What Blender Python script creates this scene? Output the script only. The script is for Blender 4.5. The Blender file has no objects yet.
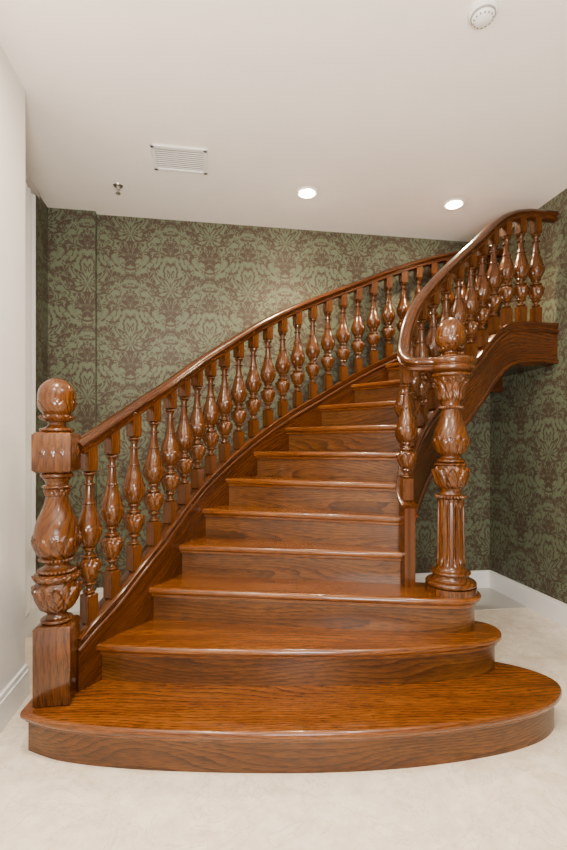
import bpy, math, random
from math import sin, cos, pi, sqrt, atan2, radians, exp
from mathutils import Vector
random.seed(4)
S = 0.17
scene = bpy.context.scene
col = scene.collection

# ------------------------------------------------------------------ node helpers
class NT:
    def __init__(s, mat):
        mat.use_nodes = True
        s.t = mat.node_tree
        s.n = s.t.nodes; s.l = s.t.links
        s.b = s.n['Principled BSDF']
    def put(s, sock, v):
        if isinstance(v, bpy.types.NodeSocket): s.l.new(v, sock)
        else: sock.default_value = v
    def m(s, op, a, b=None, c=None, clamp=False):
        n = s.n.new('ShaderNodeMath'); n.operation = op; n.use_clamp = clamp
        s.put(n.inputs[0], a)
        if b is not None: s.put(n.inputs[1], b)
        if c is not None: s.put(n.inputs[2], c)
        return n.outputs[0]
    def comb(s, x, y, z=0.0):
        n = s.n.new('ShaderNodeCombineXYZ')
        s.put(n.inputs[0], x); s.put(n.inputs[1], y); s.put(n.inputs[2], z)
        return n.outputs[0]
    def noise(s, vec, scale=5, detail=2, rough=.5, dist=0):
        n = s.n.new('ShaderNodeTexNoise')
        s.l.new(vec, n.inputs['Vector'])
        n.inputs['Scale'].default_value = scale; n.inputs['Detail'].default_value = detail
        n.inputs['Roughness'].default_value = rough; n.inputs['Distortion'].default_value = dist
        return n.outputs['Fac']
    def mr(s, v, a, b, c=0.0, d=1.0, smooth=True):
        n = s.n.new('ShaderNodeMapRange')
        if smooth: n.interpolation_type = 'SMOOTHSTEP'
        s.put(n.inputs[0], v)
        for i, x in enumerate((a, b, c, d)): s.put(n.inputs[i+1], x)
        return n.outputs[0]
    def mix(s, f, a, b):
        n = s.n.new('ShaderNodeMix'); n.data_type = 'RGBA'
        s.put(n.inputs[0], f)
        for k, v in ((6, a), (7, b)):
            if isinstance(v, bpy.types.NodeSocket): s.l.new(v, n.inputs[k])
            else: n.inputs[k].default_value = (*v, 1)
        return n.outputs[2]
    def uv(s):
        t = s.n.new('ShaderNodeTexCoord'); x = s.n.new('ShaderNodeSeparateXYZ')
        s.l.new(t.outputs['UV'], x.inputs[0])
        return t.outputs['UV'], x.outputs[0], x.outputs[1]
    def bump(s, h, strength, dist=.01):
        n = s.n.new('ShaderNodeBump'); n.inputs['Strength'].default_value = strength
        n.inputs['Distance'].default_value = dist
        s.l.new(h, n.inputs['Height']); s.l.new(n.outputs[0], s.b.inputs['Normal'])

def simple(name, c, rough=.5, metal=0, emis=None, es=0):
    m = bpy.data.materials.new(name); k = NT(m)
    uv = k.n.new('ShaderNodeTexCoord').outputs['Object']
    f = k.noise(uv, 6, 3)
    k.l.new(k.mix(f, tuple(x*.96 for x in c), tuple(min(1, x*1.03) for x in c)), k.b.inputs['Base Color'])
    k.b.inputs['Roughness'].default_value = rough; k.b.inputs['Metallic'].default_value = metal
    if emis:
        k.b.inputs['Emission Color'].default_value = (*emis, 1); k.b.inputs['Emission Strength'].default_value = es
    return m

def wood(name, light, dark, line, rough=.26, amp=14, freq=48, ls=1.0, us=1.0, vs=4.0, coat=.18):
    m = bpy.data.materials.new(name); k = NT(m)
    _, u, v = k.uv()
    big = k.noise(k.comb(k.m('MULTIPLY', u, us), k.m('MULTIPLY', v, vs)), 1, 1.0, .4)
    wob = k.noise(k.comb(k.m('MULTIPLY', u, 12), k.m('MULTIPLY', v, 30)), 1, 2, .5)
    ph = k.m('ADD', k.m('MULTIPLY', v, freq), k.m('MULTIPLY', big, amp))
    ph = k.m('ADD', ph, k.m('MULTIPLY', wob, .6))
    fr = k.m('FRACT', ph)
    ring = k.m('MULTIPLY', k.m('POWER', fr, 2.0), k.mr(fr, 1.0, .93))
    brk = k.noise(k.comb(k.m('MULTIPLY', u, 20), k.m('MULTIPLY', v, 420)), 1, 3, .6)
    lines = k.m('MULTIPLY', ring, k.mr(brk, .32, .54))
    pores = k.noise(k.comb(k.m('MULTIPLY', u, 16), k.m('MULTIPLY', v, 380)), 1, 2, .6)
    pores = k.mr(pores, .46, .62)
    tone = k.noise(k.comb(k.m('MULTIPLY', u, 2.0), k.m('MULTIPLY', v, 14)), 1, 3, .6)
    c = k.mix(k.mr(tone, .3, .7), dark, light)
    c = k.mix(k.m('MULTIPLY', lines, .97*ls, clamp=True), c, line)
    c = k.mix(k.m('MULTIPLY', pores, .65*ls, clamp=True), c, line)
    k.l.new(c, k.b.inputs['Base Color'])
    k.b.inputs['Roughness'].default_value = rough
    k.b.inputs['Specular IOR Level'].default_value = .38
    k.b.inputs['Coat Weight'].default_value = coat; k.b.inputs['Coat Roughness'].default_value = .07
    k.bump(k.m('ADD', lines, pores), -.15, .002)
    return m

W_TREAD = wood('stained_oak_tread', (.220, .068, .0075), (.135, .037, .0040), (.026, .007, .0009), .24, 11, 54, .95, .9, 4, .40)
W_RISER = wood('stained_oak_riser', (.150, .052, .0080), (.090, .028, .0044), (.009, .003, .0006), .33, 16, 46, 1.0, 1.0, 5)
W_TURN = wood('stained_oak_turned', (.135, .042, .0055), (.070, .020, .0028), (.018, .005, .0009), .23, 8, 60, .9, 1.2, 4, .25)
W_RAIL = wood('stained_oak_rail', (.102, .029, .0040), (.056, .0148, .0021), (.013, .0035, .0006), .21, 9, 55, .9, 1.0, 4, .25)

def wallpaper():
    m = bpy.data.materials.new('damask_wallpaper'); k = NT(m)
    _, x, v = k.uv()
    W = .30; P = .84
    u = k.m('PINGPONG', x, W)
    def motif(u, ph):
        vv = k.m('ADD', k.m('DIVIDE', v, P), ph)
        ang = k.m('MULTIPLY', vv, 2*pi)
        f = k.m('SUBTRACT', k.m('FRACT', vv), .5)
        y = k.m('MULTIPLY', f, P)
        torus = k.comb(u, k.m('MULTIPLY', k.m('COSINE', ang), P/2/pi), k.m('MULTIPLY', k.m('SINE', ang), P/2/pi))
        n1 = k.noise(torus, 30, 3, .55)
        n2 = k.noise(torus, 13, 1, .5, .8)
        wp = k.m('MULTIPLY', k.m('SUBTRACT', n2, .5), .10)
        uu = k.m('ADD', u, wp)
        r = k.m('SQRT', k.m('ADD', k.m('POWER', k.m('DIVIDE', uu, .135), 2.0), k.m('POWER', k.m('ABSOLUTE', k.m('DIVIDE', k.m('SUBTRACT', y, .03), .19)), 2.0)))
        th = k.m('ARCTAN2', k.m('ADD', y, .09), u)
        pet = k.m('ABSOLUTE', k.m('COSINE', k.m('MULTIPLY', th, 5.5)))
        d = k.m('ADD', k.m('SUBTRACT', .72, r), k.m('MULTIPLY', pet, .38))
        d = k.m('ADD', d, k.m('MULTIPLY', k.m('SUBTRACT', n1, .5), .9))
        body = k.mr(d, .0, .05)
        vein = k.m('SINE', k.m('ADD', k.m('MULTIPLY', r, 17), k.m('ADD', k.m('MULTIPLY', pet, 4.6), k.m('MULTIPLY', n1, 3))))
        body = k.m('MULTIPLY', body, k.mr(vein, -.50, -.15))
        r2 = k.m('SQRT', k.m('ADD', k.m('POWER', k.m('DIVIDE', uu, .245), 2.0), k.m('POWER', k.m('ABSOLUTE', k.m('DIVIDE', y, .365)), 1.6)))
        ser = k.m('MULTIPLY', k.m('ABSOLUTE', k.m('SINE', k.m('MULTIPLY', th, 11))), .10)
        g = k.m('SUBTRACT', k.m('ABSOLUTE', k.m('SUBTRACT', r2, 1.0)), ser)
        g = k.m('SUBTRACT', g, k.m('MULTIPLY', k.m('SUBTRACT', n1, .5), .65))
        gar = k.mr(g, .015, -.02)
        gc = k.mr(k.m('ABSOLUTE', k.m('SUBTRACT', r2, 1.0)), .012, .022)
        gar = k.m('MULTIPLY', gar, gc)
        scroll = k.mr(k.m('ABSOLUTE', k.m('SUBTRACT', n2, .5)), .020, .010)
        return k.m('MAXIMUM', body, k.m('MAXIMUM', k.m('MULTIPLY', scroll, .8), gar))
    a = motif(u, 0.0)
    b = motif(k.m('SUBTRACT', W, u), .5)
    f = k.m('MAXIMUM', a, b)
    weave = k.noise(k.comb(k.m('MULTIPLY', x, 60), k.m('MULTIPLY', v, 300)), 1, 2)
    f2 = k.m('MULTIPLY', f, k.mr(weave, .2, .7, .78, 1.0))
    c = k.mix(f2, (.066, .045, .032), (.128, .155, .098))
    k.l.new(c, k.b.inputs['Base Color'])
    k.b.inputs['Roughness'].default_value = .5
    k.b.inputs['Specular IOR Level'].default_value = .3
    k.bump(f, .12, .002)
    return m
M_PAPER = wallpaper()

def marble():
    m = bpy.data.materials.new('cream_marble_floor'); k = NT(m)
    _, x, y = k.uv()
    uv = k.comb(x, y)
    n = k.noise(uv, 3.2, 8, .68, 1.4)
    vein = k.mr(k.m('ABSOLUTE', k.m('SUBTRACT', n, .5)), .018, .0)
    cl = k.noise(uv, 9, 8, .75)
    c = k.mix(k.mr(cl, .3, .7), (.72, .62, .49), (.92, .84, .72))
    c = k.mix(k.m('MULTIPLY', vein, .5), c, (.56, .46, .34))
    def joint(a):
        f = k.m('FRACT', k.m('DIVIDE', a, .8))
        return k.mr(k.m('ABSOLUTE', k.m('SUBTRACT', f, .5)), .4978, .4990, 1.0, 0.0)
    j = k.m('MULTIPLY', joint(x), joint(y))
    c = k.mix(j, (.70, .61, .50), c)
    k.l.new(c, k.b.inputs['Base Color']); k.b.inputs['Roughness'].default_value = .06
    return m
M_FLOOR = marble()
M_GREY = simple('grey_floor_strip', (.46, .45, .42), .08)
M_CEIL = simple('ceiling_paint', (.96, .90, .84), .8)
M_WHITE = simple('white_wall_paint', (.88, .85, .82), .6)
M_TRIM = simple('white_trim_paint', (.85, .86, .87), .35)
M_PLAST = simple('white_plastic', (.85, .85, .83), .4)
M_VENTD = simple('vent_shadow_grey', (.28, .27, .26), .7)
M_METAL = simple('brushed_metal', (.5, .48, .45), .3, 1)
M_CURT = simple('sheer_curtain', (.70, .70, .69), .9)
M_LAMP = simple('lamp_glow', (1, .95, .85), .5, 0, (1, .80, .50), 200)
M_BRASS = simple('dark_plug', (.05, .02, .01), .4)

# ------------------------------------------------------------------ mesh helpers
def mkobj(name, verts, faces, uvs, mat, parent=None, smooth=True, ang=35):
    me = bpy.data.meshes.new(name)
    me.from_pydata([tuple(v) for v in verts], [], faces)
    ul = me.uv_layers.new(name='UVMap')
    for p, fu in zip(me.polygons, uvs):
        for li, w in zip(p.loop_indices, fu): ul.data[li].uv = w
    me.materials.append(mat)
    if smooth:
        me.shade_smooth(); me.set_sharp_from_angle(angle=radians(ang))
    o = bpy.data.objects.new(name, me); col.objects.link(o)
    if parent: o.parent = parent
    return o

def empty(name, loc=(0, 0, 0)):
    e = bpy.data.objects.new(name, None); e.empty_display_size = .2; e.location = loc
    col.objects.link(e); return e

def grid(name, P, UV, mat, parent, closed=False, caps=False, smooth=True, ang=35):
    nI = len(P); nJ = len(P[0]); verts = [p for r in P for p in r]; faces = []; uvs = []
    for i in range(nI-1):
        for j in range(nJ if closed else nJ-1):
            k = (j+1) % nJ
            faces.append((i*nJ+j, i*nJ+k, (i+1)*nJ+k, (i+1)*nJ+j))
            uvs.append((UV(i, j), UV(i, j+1), UV(i+1, j+1), UV(i+1, j)))
    if caps:
        for i, rv in ((0, True), (nI-1, False)):
            f = [i*nJ+j for j in range(nJ)]
            if rv: f.reverse()
            faces.append(tuple(f)); uvs.append([(P[i][q % nJ][0], P[i][q % nJ][1]) for q in f])
    return mkobj(name, verts, faces, uvs, mat, parent, smooth, ang)

def cat(pts, n=6, closed=False):
    out = []; N = len(pts); R = range(N if closed else N-1)
    for i in R:
        if closed: p0, p1, p2, p3 = [pts[(i+q) % N] for q in (-1, 0, 1, 2)]
        else: p0, p1, p2, p3 = pts[max(i-1, 0)], pts[i], pts[i+1], pts[min(i+2, N-1)]
        for s in range(n):
            t = s/n
            out.append(tuple(.5*((2*b)+(-a+c)*t+(2*a-5*b+4*c-d)*t*t+(-a+3*b-3*c+d)*t**3) for a, b, c, d in zip(p0, p1, p2, p3)))
    if not closed: out.append(tuple(pts[-1]))
    return out

def offset(poly, d):
    N = len(poly); out = []
    A = sum(poly[i][0]*poly[(i+1) % N][1]-poly[(i+1) % N][0]*poly[i][1] for i in range(N))
    sg = 1 if A > 0 else -1
    for i in range(N):
        a = Vector(poly[i-1][:2]); b = Vector(poly[i][:2]); c = Vector(poly[(i+1) % N][:2])
        e1 = (b-a).normalized(); e2 = (c-b).normalized()
        n = Vector((-(e1.y+e2.y), e1.x+e2.x)).normalized()*sg
        n1 = Vector((-e1.y, e1.x))*sg
        k = max(.5, n.dot(n1))
        out.append(tuple(b+n*(d/k)))
    return out

def prism(name, poly, z0, z1, mat, parent, bevel=0, uvo=None, ang=30, seg=3, gdir=(1, 0)):
    N = len(poly); uvo = uvo or (random.random()*5, random.random()*5)
    A = sum(poly[i][0]*poly[(i+1) % N][1]-poly[(i+1) % N][0]*poly[i][1] for i in range(N))
    if A < 0: poly = poly[::-1]
    verts = [(p[0], p[1], z0) for p in poly]+[(p[0], p[1], z1) for p in poly]
    faces = []; uvs = []; L = 0
    g = Vector(gdir).normalized(); h = Vector((-g.y, g.x))
    pu = lambda p: (Vector(p[:2]).dot(g)+uvo[0], Vector(p[:2]).dot(h)+uvo[1])
    for i in range(N):
        j = (i+1) % N; d = math.dist(poly[i][:2], poly[j][:2])
        faces.append((i, j, N+j, N+i))
        uvs.append([(L+uvo[0], z0+uvo[1]), (L+d+uvo[0], z0+uvo[1]), (L+d+uvo[0], z1+uvo[1]), (L+uvo[0], z1+uvo[1])]); L += d
    faces.append(tuple(range(N, 2*N))); uvs.append([pu(p) for p in poly])
    faces.append(tuple(range(N-1, -1, -1))); uvs.append([pu(p) for p in poly[::-1]])
    o = mkobj(name, verts, faces, uvs, mat, parent, True, ang)
    if bevel:
        b = o.modifiers.new('bevel', 'BEVEL'); b.width = bevel; b.segments = seg; b.limit_method = 'ANGLE'; b.angle_limit = radians(50)
    return o

def sst(x, a, b):
    t = max(0, min(1, (x-a)/(b-a))); return t*t*(3-2*t)
def shape(r, th, kind):
    if kind is None: return r
    t = kind[0]
    if t == 'sq': return r/max(abs(cos(th)), abs(sin(th)))
    if t == 'leaf':
        return r*(1+kind[2]*(abs(cos(kind[1]*th/2+kind[3]))**.7-.5))
    if t == 'flute':
        return r*(1-kind[2]*max(0, cos(kind[1]*th))**.6)
    if t == 'acan':   # carved acanthus leaves, kind=(.., n, amp[m], t 0..1 along leaf, phase)
        _, n, amp, tt, ph, veins = kind
        out = -amp*.45
        for lay, (off, k, ln) in enumerate(((.5, .62, 1.0), (0, 1.0, .86))):
            x = abs(((n*th/(2*pi)+ph+off) % 1)-.5)*2
            q = tt/ln
            if q > 1: continue
            w = (1-q**2.6)**.6*(.98 if lay else .9)+.10*abs(sin(pi*veins*q))*(1-q)
            ins = sst(w-x, 0, .16)
            d = k*amp*ins*(.55+.45*cos(min(1, x)*pi/2)+.35*q**3)
            d -= amp*.45*exp(-(x/.10)**2)*ins*(1-q)
            d -= amp*.28*ins*max(0, sin(2*pi*(veins*q-x*1.1)))*sst(x, .1, .3)
            out = max(out, d-amp*.2) if lay == 0 else (max(out, d) if ins > .05 else out)
        return r+out
    return r

def lathe_mesh(name, prof, segs, mat, parent, loc=(0, 0, 0), rot=0, ang=32):
    P = []; o0 = random.random()*9; o1 = random.random()*9
    for (z, r, kd) in prof:
        row = []
        for j in range(segs):
            th = 2*pi*j/segs; q = shape(r, th, kd)
            row.append((q*cos(th), q*sin(th), z))
        P.append(row)
    UV = lambda i, j: (prof[i][0]+o0, 2*pi*j/segs*.05+o1+prof[i][1])
    ob = grid(name, P, UV, mat, parent, closed=True, caps=True, ang=ang)
    ob.location = loc; ob.rotation_euler = (0, 0, rot)
    return ob

def bead(z0, z1, r, b, n=6, kd=None):
    return [(z0+(z1-z0)*(1-cos(pi*t/n))/2, r+b*sin(pi*t/n), kd) for t in range(n+1)]
def rope(z0, z1, r, b, nn, n=6):
    return [(z0+(z1-z0)*(1-cos(pi*t/n))/2, r+b*sin(pi*t/n), ('leaf', nn, .12*sin(pi*t/n), 0)) for t in range(n+1)]
def curv(pts, kd=None, n=5):
    return [(a, max(b, .001), kd) for a, b in cat(pts, n)]
def acan(pts, n_, amp, n=6, ph=0, veins=3, down=False):
    c = cat(pts, n); z0 = c[0][0]; z1 = c[-1][0]; out = []
    for a, b in c:
        t = (a-z0)/(z1-z0)
        e = min(1, t*8+.15, (1-t)*8+.15)
        if down: t = 1-t
        out.append((a, b, ('acan', n_, amp*e, t, ph, veins)))
    return out
def sq(z0, z1, h, ch=.006):
    return [(z0, h-ch, ('sq',)), (z0+ch, h, ('sq',)), (z1-ch, h, ('sq',)), (z1, h-ch, ('sq',))]

def frames(path):
    out = []; N = len(path)
    for i in range(N):
        a = Vector(path[max(i-1, 0)][:3]); b = Vector(path[min(i+1, N-1)][:3])
        T = (b-a).normalized(); s = T.cross(Vector((0, 0, 1))).normalized(); up = s.cross(T).normalized()
        out.append((Vector(path[i][:3]), T, s, up))
    return out
def sweep(name, path, prof, mat, parent, ang=40):
    F = frames(path); L = [0]
    for i in range(1, len(path)): L.append(L[-1]+(F[i][0]-F[i-1][0]).length)
    pl = [0]; M = len(prof)
    for j in range(M): pl.append(pl[-1]+math.dist(prof[j], prof[(j+1) % M]))
    P = [[p+s*a+up*b for a, b in prof] for p, T, s, up in F]
    o = random.random()*5
    return grid(name, P, lambda i, j: (L[i]+o, pl[j]+o), mat, parent, closed=True, caps=True, ang=ang)

# ------------------------------------------------------------------ ROOM
E1 = Vector((.9878, .1557)); E2 = Vector((-.1557, .9878)); C0 = Vector((1.791, 3.99))
YAW = atan2(.1557, .9878)
HC = 2.98
def R(a, b, z=0):
    p = C0+E1*a+E2*b; return (p.x, p.y, z)
def rbox(name, a0, a1, b0, b1, z0, z1, mat, parent=None, bevel=0):
    cs = [(a0, b0), (a1, b0), (a1, b1), (a0, b1)]
    v = [R(a, b, z0) for a, b in cs]+[R(a, b, z1) for a, b in cs]
    f = [(0, 1, 5, 4), (1, 2, 6, 5), (2, 3, 7, 6), (3, 0, 4, 7), (4, 5, 6, 7), (3, 2, 1, 0)]
    loc = [(a, b, z0) for a, b in cs]+[(a, b, z1) for a, b in cs]
    us = []
    for i, q in enumerate(f):
        if i in (0, 2): us.append([(loc[k][0], loc[k][2]) for k in q])
        elif i in (1, 3): us.append([(loc[k][1]+.1, loc[k][2]) for k in q])
        else: us.append([(loc[k][0], loc[k][1]) for k in q])
    o = mkobj(name, v, f, us, mat, parent, False)
    if bevel:
        b = o.modifiers.new('bevel', 'BEVEL'); b.width = bevel; b.segments = 2
    return o

AL = -3.577; AN = -3.296; BF = -6.2
rbox('floor', AL-.1, .1, BF, .1, -.1, 0, M_FLOOR)
rbox('ceiling', AL-.1, .1, BF, .1, HC, HC+.1, M_CEIL)
rbox('wall_back', AL-.1, 0, 0, .1, 0, HC, M_PAPER)
rbox('wall_pilaster', AL, -3.244, -.05, 0, 0, HC, M_PAPER)
rbox('wall_right', 0, .1, BF, .1, 0, HC, M_PAPER)
rbox('wall_left_return', AL-.1, AL, -.32, 0, 0, HC, M_PAPER)
rbox('wall_left_alcove', AL-.1, AL, -1.22, -.32, 0, HC, M_WHITE)
rbox('wall_left', AL-.1, AN, BF, -1.22, 0, HC, M_WHITE)
def baseb(name, a0, a1, b0, b1, ax):
    e = empty(name)
    rbox('board', a0, a1, b0, b1, 0, .125, M_TRIM, e)
    if ax == 'b': rbox('cap', a0, a1, b0+.006, b1, .125, .15, M_TRIM, e)
    if ax == 'r': rbox('cap', a0+.006, a1, b0, b1, .125, .15, M_TRIM, e)
    if ax == 'l': rbox('cap', a0, a1-.006, b0, b1, .125, .15, M_TRIM, e)
baseb('baseboard_back', -3.244, -.018, -.018, 0, 'b')
baseb('baseboard_pilaster', AL+.018, -3.226, -.068, -.05, 'b')
baseb('baseboard_right', -.018, 0, BF, 0, 'r')
baseb('baseboard_left', AN, AN+.018, BF, -1.22, 'l')
baseb('baseboard_alcove', AL, AL+.018, -1.22, -.07, 'l')
rbox('grey_strip_back', AL+.02, -.02, -.50, -.02, 0, .002, M_GREY)  # thin grey strip on the floor along the back wall

# curtain
cp = []
for i in range(76):
    b = -1.17+i*.01; cp.append((AL+.042+.013*sin(i*.9)+.005*sin(i*2.3), b))
Pg = [[R(a, b, z) for a, b in cp] for z in (.17, 1.2, 2.2, 2.86)]
grid('window_curtain', Pg, lambda i, j: (j*.01, i*.8), M_CURT, None)
rbox('curtain_rail', AL+.02, AL+.065, -1.2, -.40, 2.86, 2.90, M_METAL)

# ------------------------------------------------------------------ ceiling fixtures
def lathe_simple(name, prof, mat, parent, loc, segs=40):
    return lathe_mesh(name, [(z, r, None) for z, r in prof], segs, mat, parent, loc)
def downlight_or_fill(x, y, watt, size=.09, spot=True, color=(1, .76, .48)):
    e = empty('recessed_light_or_fill', (x, y, HC))
    ring = [(0, .040), (-.004, .042), (-.010, .055), (-.010, .068), (-.004, .072), (0, .072)]
    lathe_simple('trim_ring', ring, M_PLAST, e, (0, 0, 0))
    lathe_simple('lamp', [(-.002, .001), (-.0105, .038), (-.0112, .052), (-.018, .035), (-.022, .001)], M_LAMP if spot else M_PLAST, e, (0, 0, 0))
    if spot:
        l = bpy.data.lights.new('spot', 'SPOT'); l.spot_size = radians(125); l.spot_blend = .8; l.shadow_soft_size = .04
    else:
        l = bpy.data.lights.new('area', 'AREA'); l.shape = 'DISK'; l.size = size  # disk area lamp for the added fill fixtures
    l.energy = watt; l.color = color
    o = bpy.data.objects.new('bulb', l); o.location = (0, 0, -.035); o.parent = e; col.objects.link(o)
downlight_or_fill(.162, 3.18, 110)
downlight_or_fill(1.234, 3.33, 110)
downlight_or_fill(-.75, 1.4, 42, .25, False, (1, .85, .66))  # from here down: unseen fixtures above the frame, added as fill light
downlight_or_fill(.85, .9, 42, .25, False, (1, .85, .66))
downlight_or_fill(-.7, .1, 30, .25, False, (1, .85, .66))
downlight_or_fill(1.1, -.6, 24, .25, False, (1, .85, .66))

e = empty('air_vent')
va = (Vector((-.632, 2.81))-C0); a0 = va.dot(E1); b0 = va.dot(E2)
w, d = .165, .125
rbox('back_plate', a0-w+.02, a0+w-.02, b0-d+.02, b0+d-.02, HC-.002, HC, M_VENTD, e)
for (x0, x1, y0, y1) in ((-w, w, -d, -d+.025), (-w, w, d-.025, d), (-w, -w+.025, -d, d), (w-.025, w, -d, d)):
    rbox('frame', a0+x0, a0+x1, b0+y0, b0+y1, HC-.012, HC, M_PLAST, e, .003)
for i in range(10):
    y = -d+.036+i*(2*d-.072)/9
    rbox('louver', a0-w+.02, a0+w-.02, b0+y-.0045, b0+y+.0025, HC-.005, HC-.002, M_PLAST, e)
e = empty('smoke_detector', (.803, 1.85, HC))
lathe_simple('body', [(0, .056), (-.012, .057), (-.016, .052), (-.020, .046), (-.034, .042), (-.042, .030), (-.044, .001)], M_PLAST, e, (0, 0, 0))
for q in range(14):
    an = q*2*pi/14
    lathe_simple('grille', [(-.036, .0035), (-.0405, .0035), (-.041, .001)], M_METAL, e, (.036*cos(an), .036*sin(an), 0), 8)
lathe_simple('collar', [(-.020, .0475), (-.0225, .048), (-.026, .0475), (-.028, .045)], M_VENTD, e, (0, 0, 0))
e = empty('fire_sprinkler', (-1.115, 3.10, HC))
lathe_simple('escutcheon', [(0, .032), (-.004, .030), (-.008, .014), (-.028, .010), (-.030, .001)], M_METAL, e, (0, 0, 0))
lathe_simple('deflector', [(-.030, .004), (-.048, .004), (-.050, .017), (-.053, .017), (-.054, .001)], M_METAL, e, (0, 0, 0), 16)

# ------------------------------------------------------------------ STAIRCASE
ST = empty('curved_staircase')
OUT = [(-.905, 1.99, .40, 1.25), (-.867, 2.06, .455, 1.295), (-.795, 2.2, .545, 1.386), (-.718, 2.32, .66, 1.475), (-.645, 2.45, .77, 1.56),
       (-.573, 2.62, .90, 1.665), (-.49, 2.8, 1.02, 1.78), (-.36, 3.0, 1.16, 1.92), (-.18, 3.19, 1.32, 2.085), (.04, 3.36, 1.48, 2.24),
       (.27, 3.48, 1.62, 2.367), (.53, 3.58, 1.78, 2.493), (.82, 3.66, 1.93, 2.625), (1.15, 3.73, 2.06, 2.75), (1.5, 3.79, 2.09, 2.84), (1.812, 3.84, 2.09, 2.87)]
INN = [(.640, 2.325, .93, 1.68, .40), (.635, 2.42, .99, 1.745, .42), (.665, 2.51, 1.10, 1.87, .66), (.725, 2.60, 1.24, 2.01, .84), (.82, 2.70, 1.37, 2.145, 1.0),
       (.94, 2.79, 1.50, 2.28, 1.14), (1.09, 2.89, 1.67, 2.43, 1.31), (1.25, 2.99, 1.82, 2.58, 1.48), (1.39, 3.08, 1.97, 2.72, 1.64),
       (1.53, 3.145, 2.065, 2.82, 1.76), (1.69, 3.19, 2.08, 2.865, 1.80), (1.905, 3.235, 2.08, 2.87, 1.80)]
OUTp = cat(OUT, 8)
INNp = cat(INN, 8)

def string(name, path, th, bots):
    F = frames([(p[0], p[1], 0) for p in path]); P = []; L = 0; Ls = []
    for i, (q, T, s, up) in enumerate(F):
        if i: L += sqrt((q-F[i-1][0]).length**2+(path[i][2]-path[i-1][2])**2)
        Ls.append(L)
        zt = path[i][2]-.02; zb = bots[i]; c = Vector((q.x, q.y, 0))
        P.append([c+s*o+Vector((0, 0, z)) for (o, z) in ((-th/2, zb), (-th/2, zt), (th/2, zt), (th/2, zb))])
    def UV(i, j):
        jj = j % 4; z = P[i][jj].z-path[i][2]
        return (Ls[i], z+(1.3 if jj in (2, 3) else 0))
    return grid(name, P, UV, W_RAIL, ST, closed=True, caps=True, ang=30)
string('outer_string', OUTp, .055, [0 if p[2] < .93 else max(0, min(p[2]-.42, (p[2]-.93)*3)) if p[2] < 1.2 else p[2]-.42 for p in OUTp])
string('inner_string', INNp, .055, [p[4] for p in INNp])
capprof = [(-.034, -.03), (-.040, -.018), (-.042, -.004), (-.036, 0), (.036, 0), (.042, -.004), (.040, -.018), (.034, -.03)]
sweep('outer_string_cap', [(p[0], p[1], p[2]) for p in OUTp], capprof, W_RAIL, ST)
sweep('inner_string_cap', [(p[0], p[1], p[2]) for p in INNp], capprof, W_RAIL, ST)
def mould(name, path, side, zs, dz, r=.011):
    F = frames([(p[0], p[1], 0) for p in path]); pts = []
    for p, (q, T, s, up) in zip(path, F):
        pts.append((q.x+s.x*side, q.y+s.y*side, p[zs]+dz))
    prof = [(r*cos(t*pi/4), r*1.2*sin(t*pi/4)) for t in range(8)]
    sweep(name, pts, prof, W_RAIL, ST, 60)
mould('outer_string_bead', OUTp, .030, 2, -.055)
mould('inner_string_bead', INNp, .030, 2, -.06)
mould('inner_string_lower_bead', INNp[16:], .026, 4, .014, .014)

# handrails
half = [(.0, 0), (.014, -.001), (.026, -.006), (.034, -.016), (.037, -.027), (.032, -.035), (.023, -.039), (.021, -.045), (.029, -.050), (.029, -.062), (.020, -.068)]
railprof = half+[(-a, b) for a, b in half[::-1][:-1]]
sweep('outer_handrail', [(p[0], p[1], p[3]) for p in OUTp], railprof, W_RAIL, ST)
irail = cat([(.83, 2.285, 1.66), (.74, 2.262, 1.66), (.675, 2.275, 1.662)], 8)[:-1]+cat([(.675, 2.275, 1.662), (.643, 2.32, 1.68)]+[(p[0], p[1], p[3]) for p in INN[1:]], 8)
sweep('inner_handrail', irail, railprof, W_RAIL, ST)

# balusters (unit height)
def baluster_profile():
    p = sq(0, .160, .027, .004)
    p += bead(.165, .182, .018, .010)+curv([(.184, .016), (.197, .015), (.212, .023)])+bead(.214, .230, .021, .011)
    p += acan([(.232, .020), (.25, .028), (.28, .038), (.31, .044), (.335, .045), (.355, .038), (.362, .028)], 6, .008, 4, 0, 2)
    p += bead(.365, .382, .027, .010)+curv([(.384, .022), (.396, .019), (.406, .024)])
    p += bead(.408, .423, .024, .009)
    p += acan([(.425, .025), (.45, .037), (.48, .047), (.515, .051), (.55, .049)], 6, .006, 4, .5, 2)
    p += curv([(.555, .0475), (.59, .041), (.63, .031), (.66, .026)])+bead(.662, .674, .0245, .005)+curv([(.676, .0245), (.70, .021), (.735, .0185), (.765, .0178)])
    p += bead(.767, .783, .018, .010)+curv([(.785, .016), (.805, .017), (.822, .023)])+bead(.824, .842, .019, .010)
    p += sq(.847, 1.0, .026, .004)
    return p
BP = baluster_profile()
tmp = lathe_mesh('baluster', BP, 48, W_TURN, ST)
me_b = tmp.data; bpy.data.objects.remove(tmp)
def place_balusters(path, z0i, z1i, start, step, n, pre):
    L = [0]
    for i in range(1, len(path)): L.append(L[-1]+math.dist(path[i][:2], path[i-1][:2]))
    k = 0; s = start
    while s < L[-1]-.05 and k < n:
        i = max(q for q in range(len(L)) if L[q] <= s); t = (s-L[i])/(L[i+1]-L[i])
        p = [a+(b-a)*t for a, b in zip(path[i], path[i+1])]
        T = (path[i+1][0]-path[i][0], path[i+1][1]-path[i][1])
        o = bpy.data.objects.new(pre, me_b); col.objects.link(o); o.parent = ST
        zb = p[z0i]-.010; zt = p[z1i]-.055
        o.location = (p[0], p[1], zb); o.scale = (1, 1, zt-zb); o.rotation_euler = (0, 0, atan2(T[1], T[0]))
        s += step; k += 1
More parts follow.
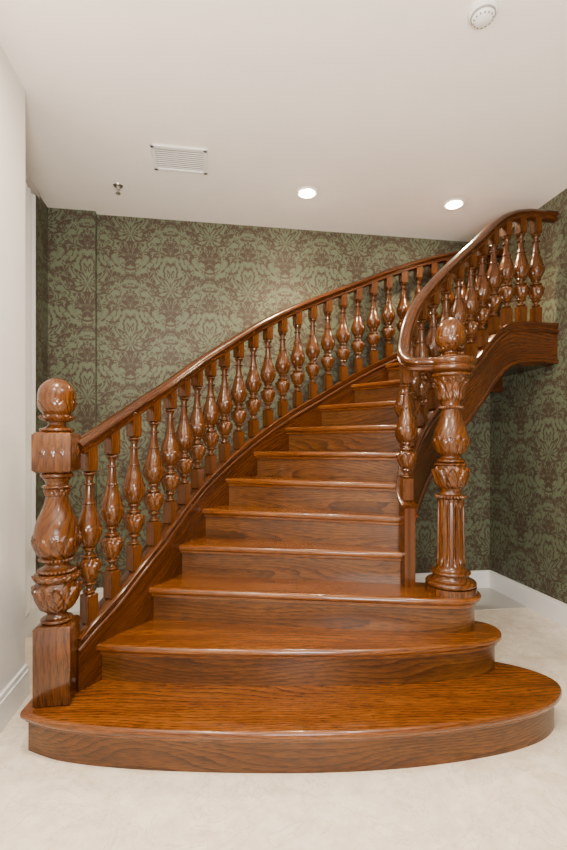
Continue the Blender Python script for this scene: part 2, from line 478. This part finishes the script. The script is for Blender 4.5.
place_balusters(OUTp, 2, 3, .075, .130, 60, 'outer_baluster')
place_balusters(INNp, 2, 3, .05, .122, 60, 'inner_baluster')

# steps 1-3 with bullnose ends
def step_body(i, outline, zbase):
    z = i*S
    prism('tread_%d' % i, outline, z-.034, z, W_TREAD, ST, .014, seg=4)
    prism('cove_%d' % i, offset(outline, .018), z-.050, z-.034, W_TREAD, ST, .005)
    prism('riser_%d' % i, offset(outline, .030), zbase, z-.048, W_RISER, ST)
s1 = cat([(-1.056, 1.835), (-.857, 1.760), (-.4995, 1.712), (.024, 1.696), (.439, 1.720), (.80, 1.785), (1.04, 1.865), (1.18, 1.96), (1.235, 2.07), (1.18, 2.18), (1.04, 2.27), (.88, 2.31)], 8)
s1 += [(.6, 2.35), (-.55, 2.35), (-.80, 2.26), (-.86, 2.09), (-1.075, 2.06)]
step_body(1, s1, 0)
s2 = cat([(-.862, 2.062), (-.6, 2.028), (-.3, 2.008), (.07, 2.0), (.45, 2.012), (.743, 2.048), (.91, 2.093), (1.01, 2.15), (1.05, 2.225), (1.03, 2.31), (.95, 2.36), (.85, 2.38)], 8)
s2 += [(.6, 2.42), (-.60, 2.46), (-.70, 2.33), (-.80, 2.17)]
step_body(2, s2, S)
s3 = cat([(-.70, 2.33), (-.4, 2.285), (-.1, 2.248), (.2, 2.213), (.5, 2.178), (.75, 2.150), (.87, 2.160), (.945, 2.21), (.972, 2.285), (.94, 2.37), (.86, 2.415), (.75, 2.43)], 8)
s3 += [(.64, 2.44), (-.53, 2.66), (-.62, 2.5)]
step_body(3, s3, 2*S)
lineO = {4: (-.61, 2.545), 5: (-.53, 2.765), 6: (-.415, 2.96), 7: (-.245, 3.155), 8: (-.02, 3.33), 9: (.235, 3.46), 10: (.50, 3.565), 11: (.78, 3.645), 12: (1.12, 3.72)}
lineI = {4: (.635, 2.355), 5: (.635, 2.44), 6: (.67, 2.525), 7: (.75, 2.63), 8: (.87, 2.74), 9: (1.02, 2.845), 10: (1.17, 2.94), 11: (1.32, 3.035), 12: (1.47, 3.115)}
def shifted(i, d):
    a = Vector(lineO[i]); b = Vector(lineI[i]); t = (b-a).normalized(); n = Vector((-t.y, t.x))
    return a+n*d, b+n*d, t
for i in range(4, 13):
    z = i*S
    a, b, t = shifted(i, 0)
    if i < 12:
        c, d, _ = shifted(i+1, .045)
        poly = [a, b, d, c]
    else:
        poly = [a, b, Vector((1.69, 3.19)), Vector((1.90, 3.235)), Vector((1.81, 3.84)), Vector((1.5, 3.79))]
    prism('tread_%d' % i, [tuple(p) for p in poly], z-.034, z, W_TREAD, ST, .013, gdir=tuple(t), seg=4)
    a1, b1, _ = shifted(i, .018); a2, b2, _ = shifted(i, .045)
    prism('cove_%d' % i, [tuple(a1), tuple(b1), tuple(b2), tuple(a2)], z-.050, z-.032, W_TREAD, ST, .004)
    a1, b1, _ = shifted(i, .030); a2, b2, _ = shifted(i, .048)
    prism('riser_%d' % i, [tuple(a1), tuple(b1), tuple(b2), tuple(a2)], z-S-.02, z-.048, W_RISER, ST)
# soffit
rows = []
for i in range(4, 13):
    a, b, t = shifted(i, .03); z = i*S-.27
    rows.append([(a.x+(b.x-a.x)*q/6, a.y+(b.y-a.y)*q/6, z) for q in range(7)])
a = Vector((1.5, 3.79)); b = Vector((1.69, 3.19)); rows.append([tuple(a+(b-a)*q/6)+(1.80,) for q in range(7)])
a = Vector((1.81, 3.84)); b = Vector((1.90, 3.235)); rows.append([tuple(a+(b-a)*q/6)+(1.80,) for q in range(7)])
so = grid('soffit', rows, lambda i, j: (i*.25, j*.18), W_RAIL, ST, ang=60)
sm = so.modifiers.new('solid', 'SOLIDIFY'); sm.thickness = .012; sm.offset = 0

# ------------------------------------------------------------------ starting newel (left)
NZ = S
p = sq(NZ, .495, .071, .008)
p += bead(.497, .515, .050, .014)+curv([(.517, .046), (.53, .038), (.54, .044)])
p += acan([(.542, .046), (.56, .060), (.59, .075), (.62, .083), (.65, .084), (.665, .076)], 7, .012, 7, 0, 3)
p += acan([(.667, .072), (.68, .085), (.692, .087), (.700, .076)], 14, .007, 5, 0, 1)
p += rope(.702, .720, .060, .014, 28)+curv([(.722, .055), (.735, .046), (.748, .055)])+rope(.750, .766, .058, .010, 28)
p += acan([(.768, .058), (.79, .076), (.82, .089), (.845, .092), (.865, .090)], 10, .006, 7, .5, 2)
p += curv([(.87, .0885), (.90, .083), (.93, .072), (.96, .059), (.99, .049), (1.02, .043)])
p += acan([(1.021, .043), (1.035, .044), (1.05, .049)], 8, .006, 4, 0, 1)
p += bead(1.052, 1.066, .046, .013)+curv([(1.068, .044), (1.08, .046), (1.095, .056)])+bead(1.097, 1.117, .052, .013)
p += sq(1.12, 1.285, .074, .010)
p += bead(1.287, 1.303, .056, .012)+curv([(1.305, .050), (1.315, .036), (1.325, .034)])
p += acan([(1.327, .036), (1.337, .052), (1.347, .062), (1.357, .064)], 10, .008, 4, 0, 1)
p += curv([(1.359, .052), (1.366, .056)])
p += acan([(1.368, .058), (1.385, .067), (1.405, .073), (1.42, .0745)], 10, .0025, 6, 0, 1)
p += curv([(1.422, .0745), (1.445, .073), (1.467, .067), (1.487, .054), (1.503, .035), (1.512, .014), (1.514, .001)])
lathe_mesh('starting_newel_post', p, 168, W_TURN, ST, (-.950, 1.93, 0), YAW, 50)
for face in range(4):
    dn = (E2*-1, E1, E2, E1*-1)[face]; dt = (E1, E2, E1*-1, E2*-1)[face]
    for q in range(-1, 2):
        c = Vector((-.950, 1.93))+dt*(q*.036)+dn*.0725
        o = lathe_mesh('rosette', [(0, .015, ('leaf', 8, .25, 0)), (.003, .014, ('leaf', 8, .25, 0)), (.004, .008, ('leaf', 8, .2, 0)), (.006, .006, None), (.007, .001, None)], 32, W_TURN, ST, (c.x, c.y, 1.205))
        o.scale = (1, 2.2 if q == 0 else 1.5, 1)
        o.rotation_euler = (pi/2, 0, YAW+face*pi/2)
c = Vector((-.950, 1.93))+E1*.0712+E2*(-.01)
o = lathe_mesh('bolt_plug', [(0, .010, None), (.003, .010, None), (.004, .001, None)], 20, M_BRASS, ST, (c.x, c.y, .245)); o.rotation_euler = (0, pi/2, YAW)

# ------------------------------------------------------------------ right column newel
b0 = 3*S
p = [(b0, .122, None), (b0+.030, .122, None)]+bead(b0+.030, b0+.058, .108, .013)+curv([(b0+.060, .100), (b0+.072, .088), (b0+.085, .086)])+bead(b0+.086, b0+.106, .083, .012)
p += curv([(b0+.108, .078), (b0+.118, .070), (b0+.128, .068)])
zf0 = b0+.13; zf1 = .965
for q in range(0, 17):
    t = q/16; amp = .17*min(1, min(t, 1-t)*10)
    p.append((zf0+(zf1-zf0)*t, .068-.005*t, ('flute', 14, amp)))
p += rope(.968, .988, .060, .013, 28)+curv([(.990, .056), (1.005, .050), (1.02, .056)])
p += acan([(1.022, .058), (1.05, .069), (1.085, .077), (1.115, .079), (1.13, .073)], 8, .010, 7, 0, 3)
p += acan([(1.131, .068), (1.138, .074), (1.144, .066)], 14, .007, 4, 0, 1)
p += bead(1.146, 1.162, .058, .013)+curv([(1.164, .055), (1.175, .048), (1.185, .056)])
p += acan([(1.187, .058), (1.21, .070), (1.24, .081), (1.26, .084), (1.28, .082)], 10, .006, 7, .5, 2)
p += curv([(1.283, .081), (1.31, .075), (1.34, .064), (1.37, .053), (1.405, .047)])
p += rope(1.407, 1.427, .048, .013, 28)+curv([(1.429, .046), (1.44, .048), (1.45, .052)])
p += acan([(1.452, .054), (1.49, .058), (1.525, .067), (1.548, .081), (1.562, .090)], 10, .010, 7, 0, 2)
p += bead(1.565, 1.585, .092, .012)
p += [(1.590, .100, None), (1.594, .112, None)]+curv([(1.600, .118), (1.612, .120), (1.622, .112), (1.628, .118), (1.645, .122), (1.656, .114), (1.661, .09)])
p += bead(1.662, 1.676, .050, .012)+curv([(1.678, .044), (1.686, .036), (1.692, .036)])
p += acan([(1.694, .040), (1.703, .054), (1.712, .064)], 10, .008, 4, 0, 1)
p += curv([(1.714, .054), (1.72, .057)])
p += acan([(1.722, .058), (1.738, .067), (1.756, .072), (1.770, .073)], 10, .0025, 6, 0, 1)
p += curv([(1.772, .073), (1.80, .070), (1.822, .062), (1.842, .047), (1.855, .028), (1.862, .012), (1.864, .001)])
lathe_mesh('column_newel_post', p, 168, W_TURN, ST, (.830, 2.285, 0), YAW, 50)

# ------------------------------------------------------------------ lights / world / camera
def area(name, loc, rot, sx, sy, e, c):
    l = bpy.data.lights.new(name, 'AREA'); l.shape = 'RECTANGLE'; l.size = sx; l.size_y = sy; l.energy = e; l.color = c
    o = bpy.data.objects.new(name, l); o.location = loc; o.rotation_euler = rot; col.objects.link(o)
area('ceiling_fill', (.2, -.7, 1.0), (radians(145), 0, 0), .8, .8, 165, (1, .93, .85))  # added fill lamp behind the camera, aimed up to brighten the ceiling
w = bpy.data.worlds.new('world'); scene.world = w; w.use_nodes = True
bg = w.node_tree.nodes['Background']; bg.inputs[0].default_value = (1, .93, .85, 1); bg.inputs[1].default_value = .8

cam = bpy.data.cameras.new('camera'); co = bpy.data.objects.new('camera', cam); col.objects.link(co)
co.location = (0, 0, 7.25*S); co.rotation_euler = (radians(90), 0, 0)
cam.sensor_fit = 'VERTICAL'; cam.sensor_height = 36; cam.lens = 460/850*36; cam.shift_y = 20/850; cam.clip_start = .05
scene.camera = co
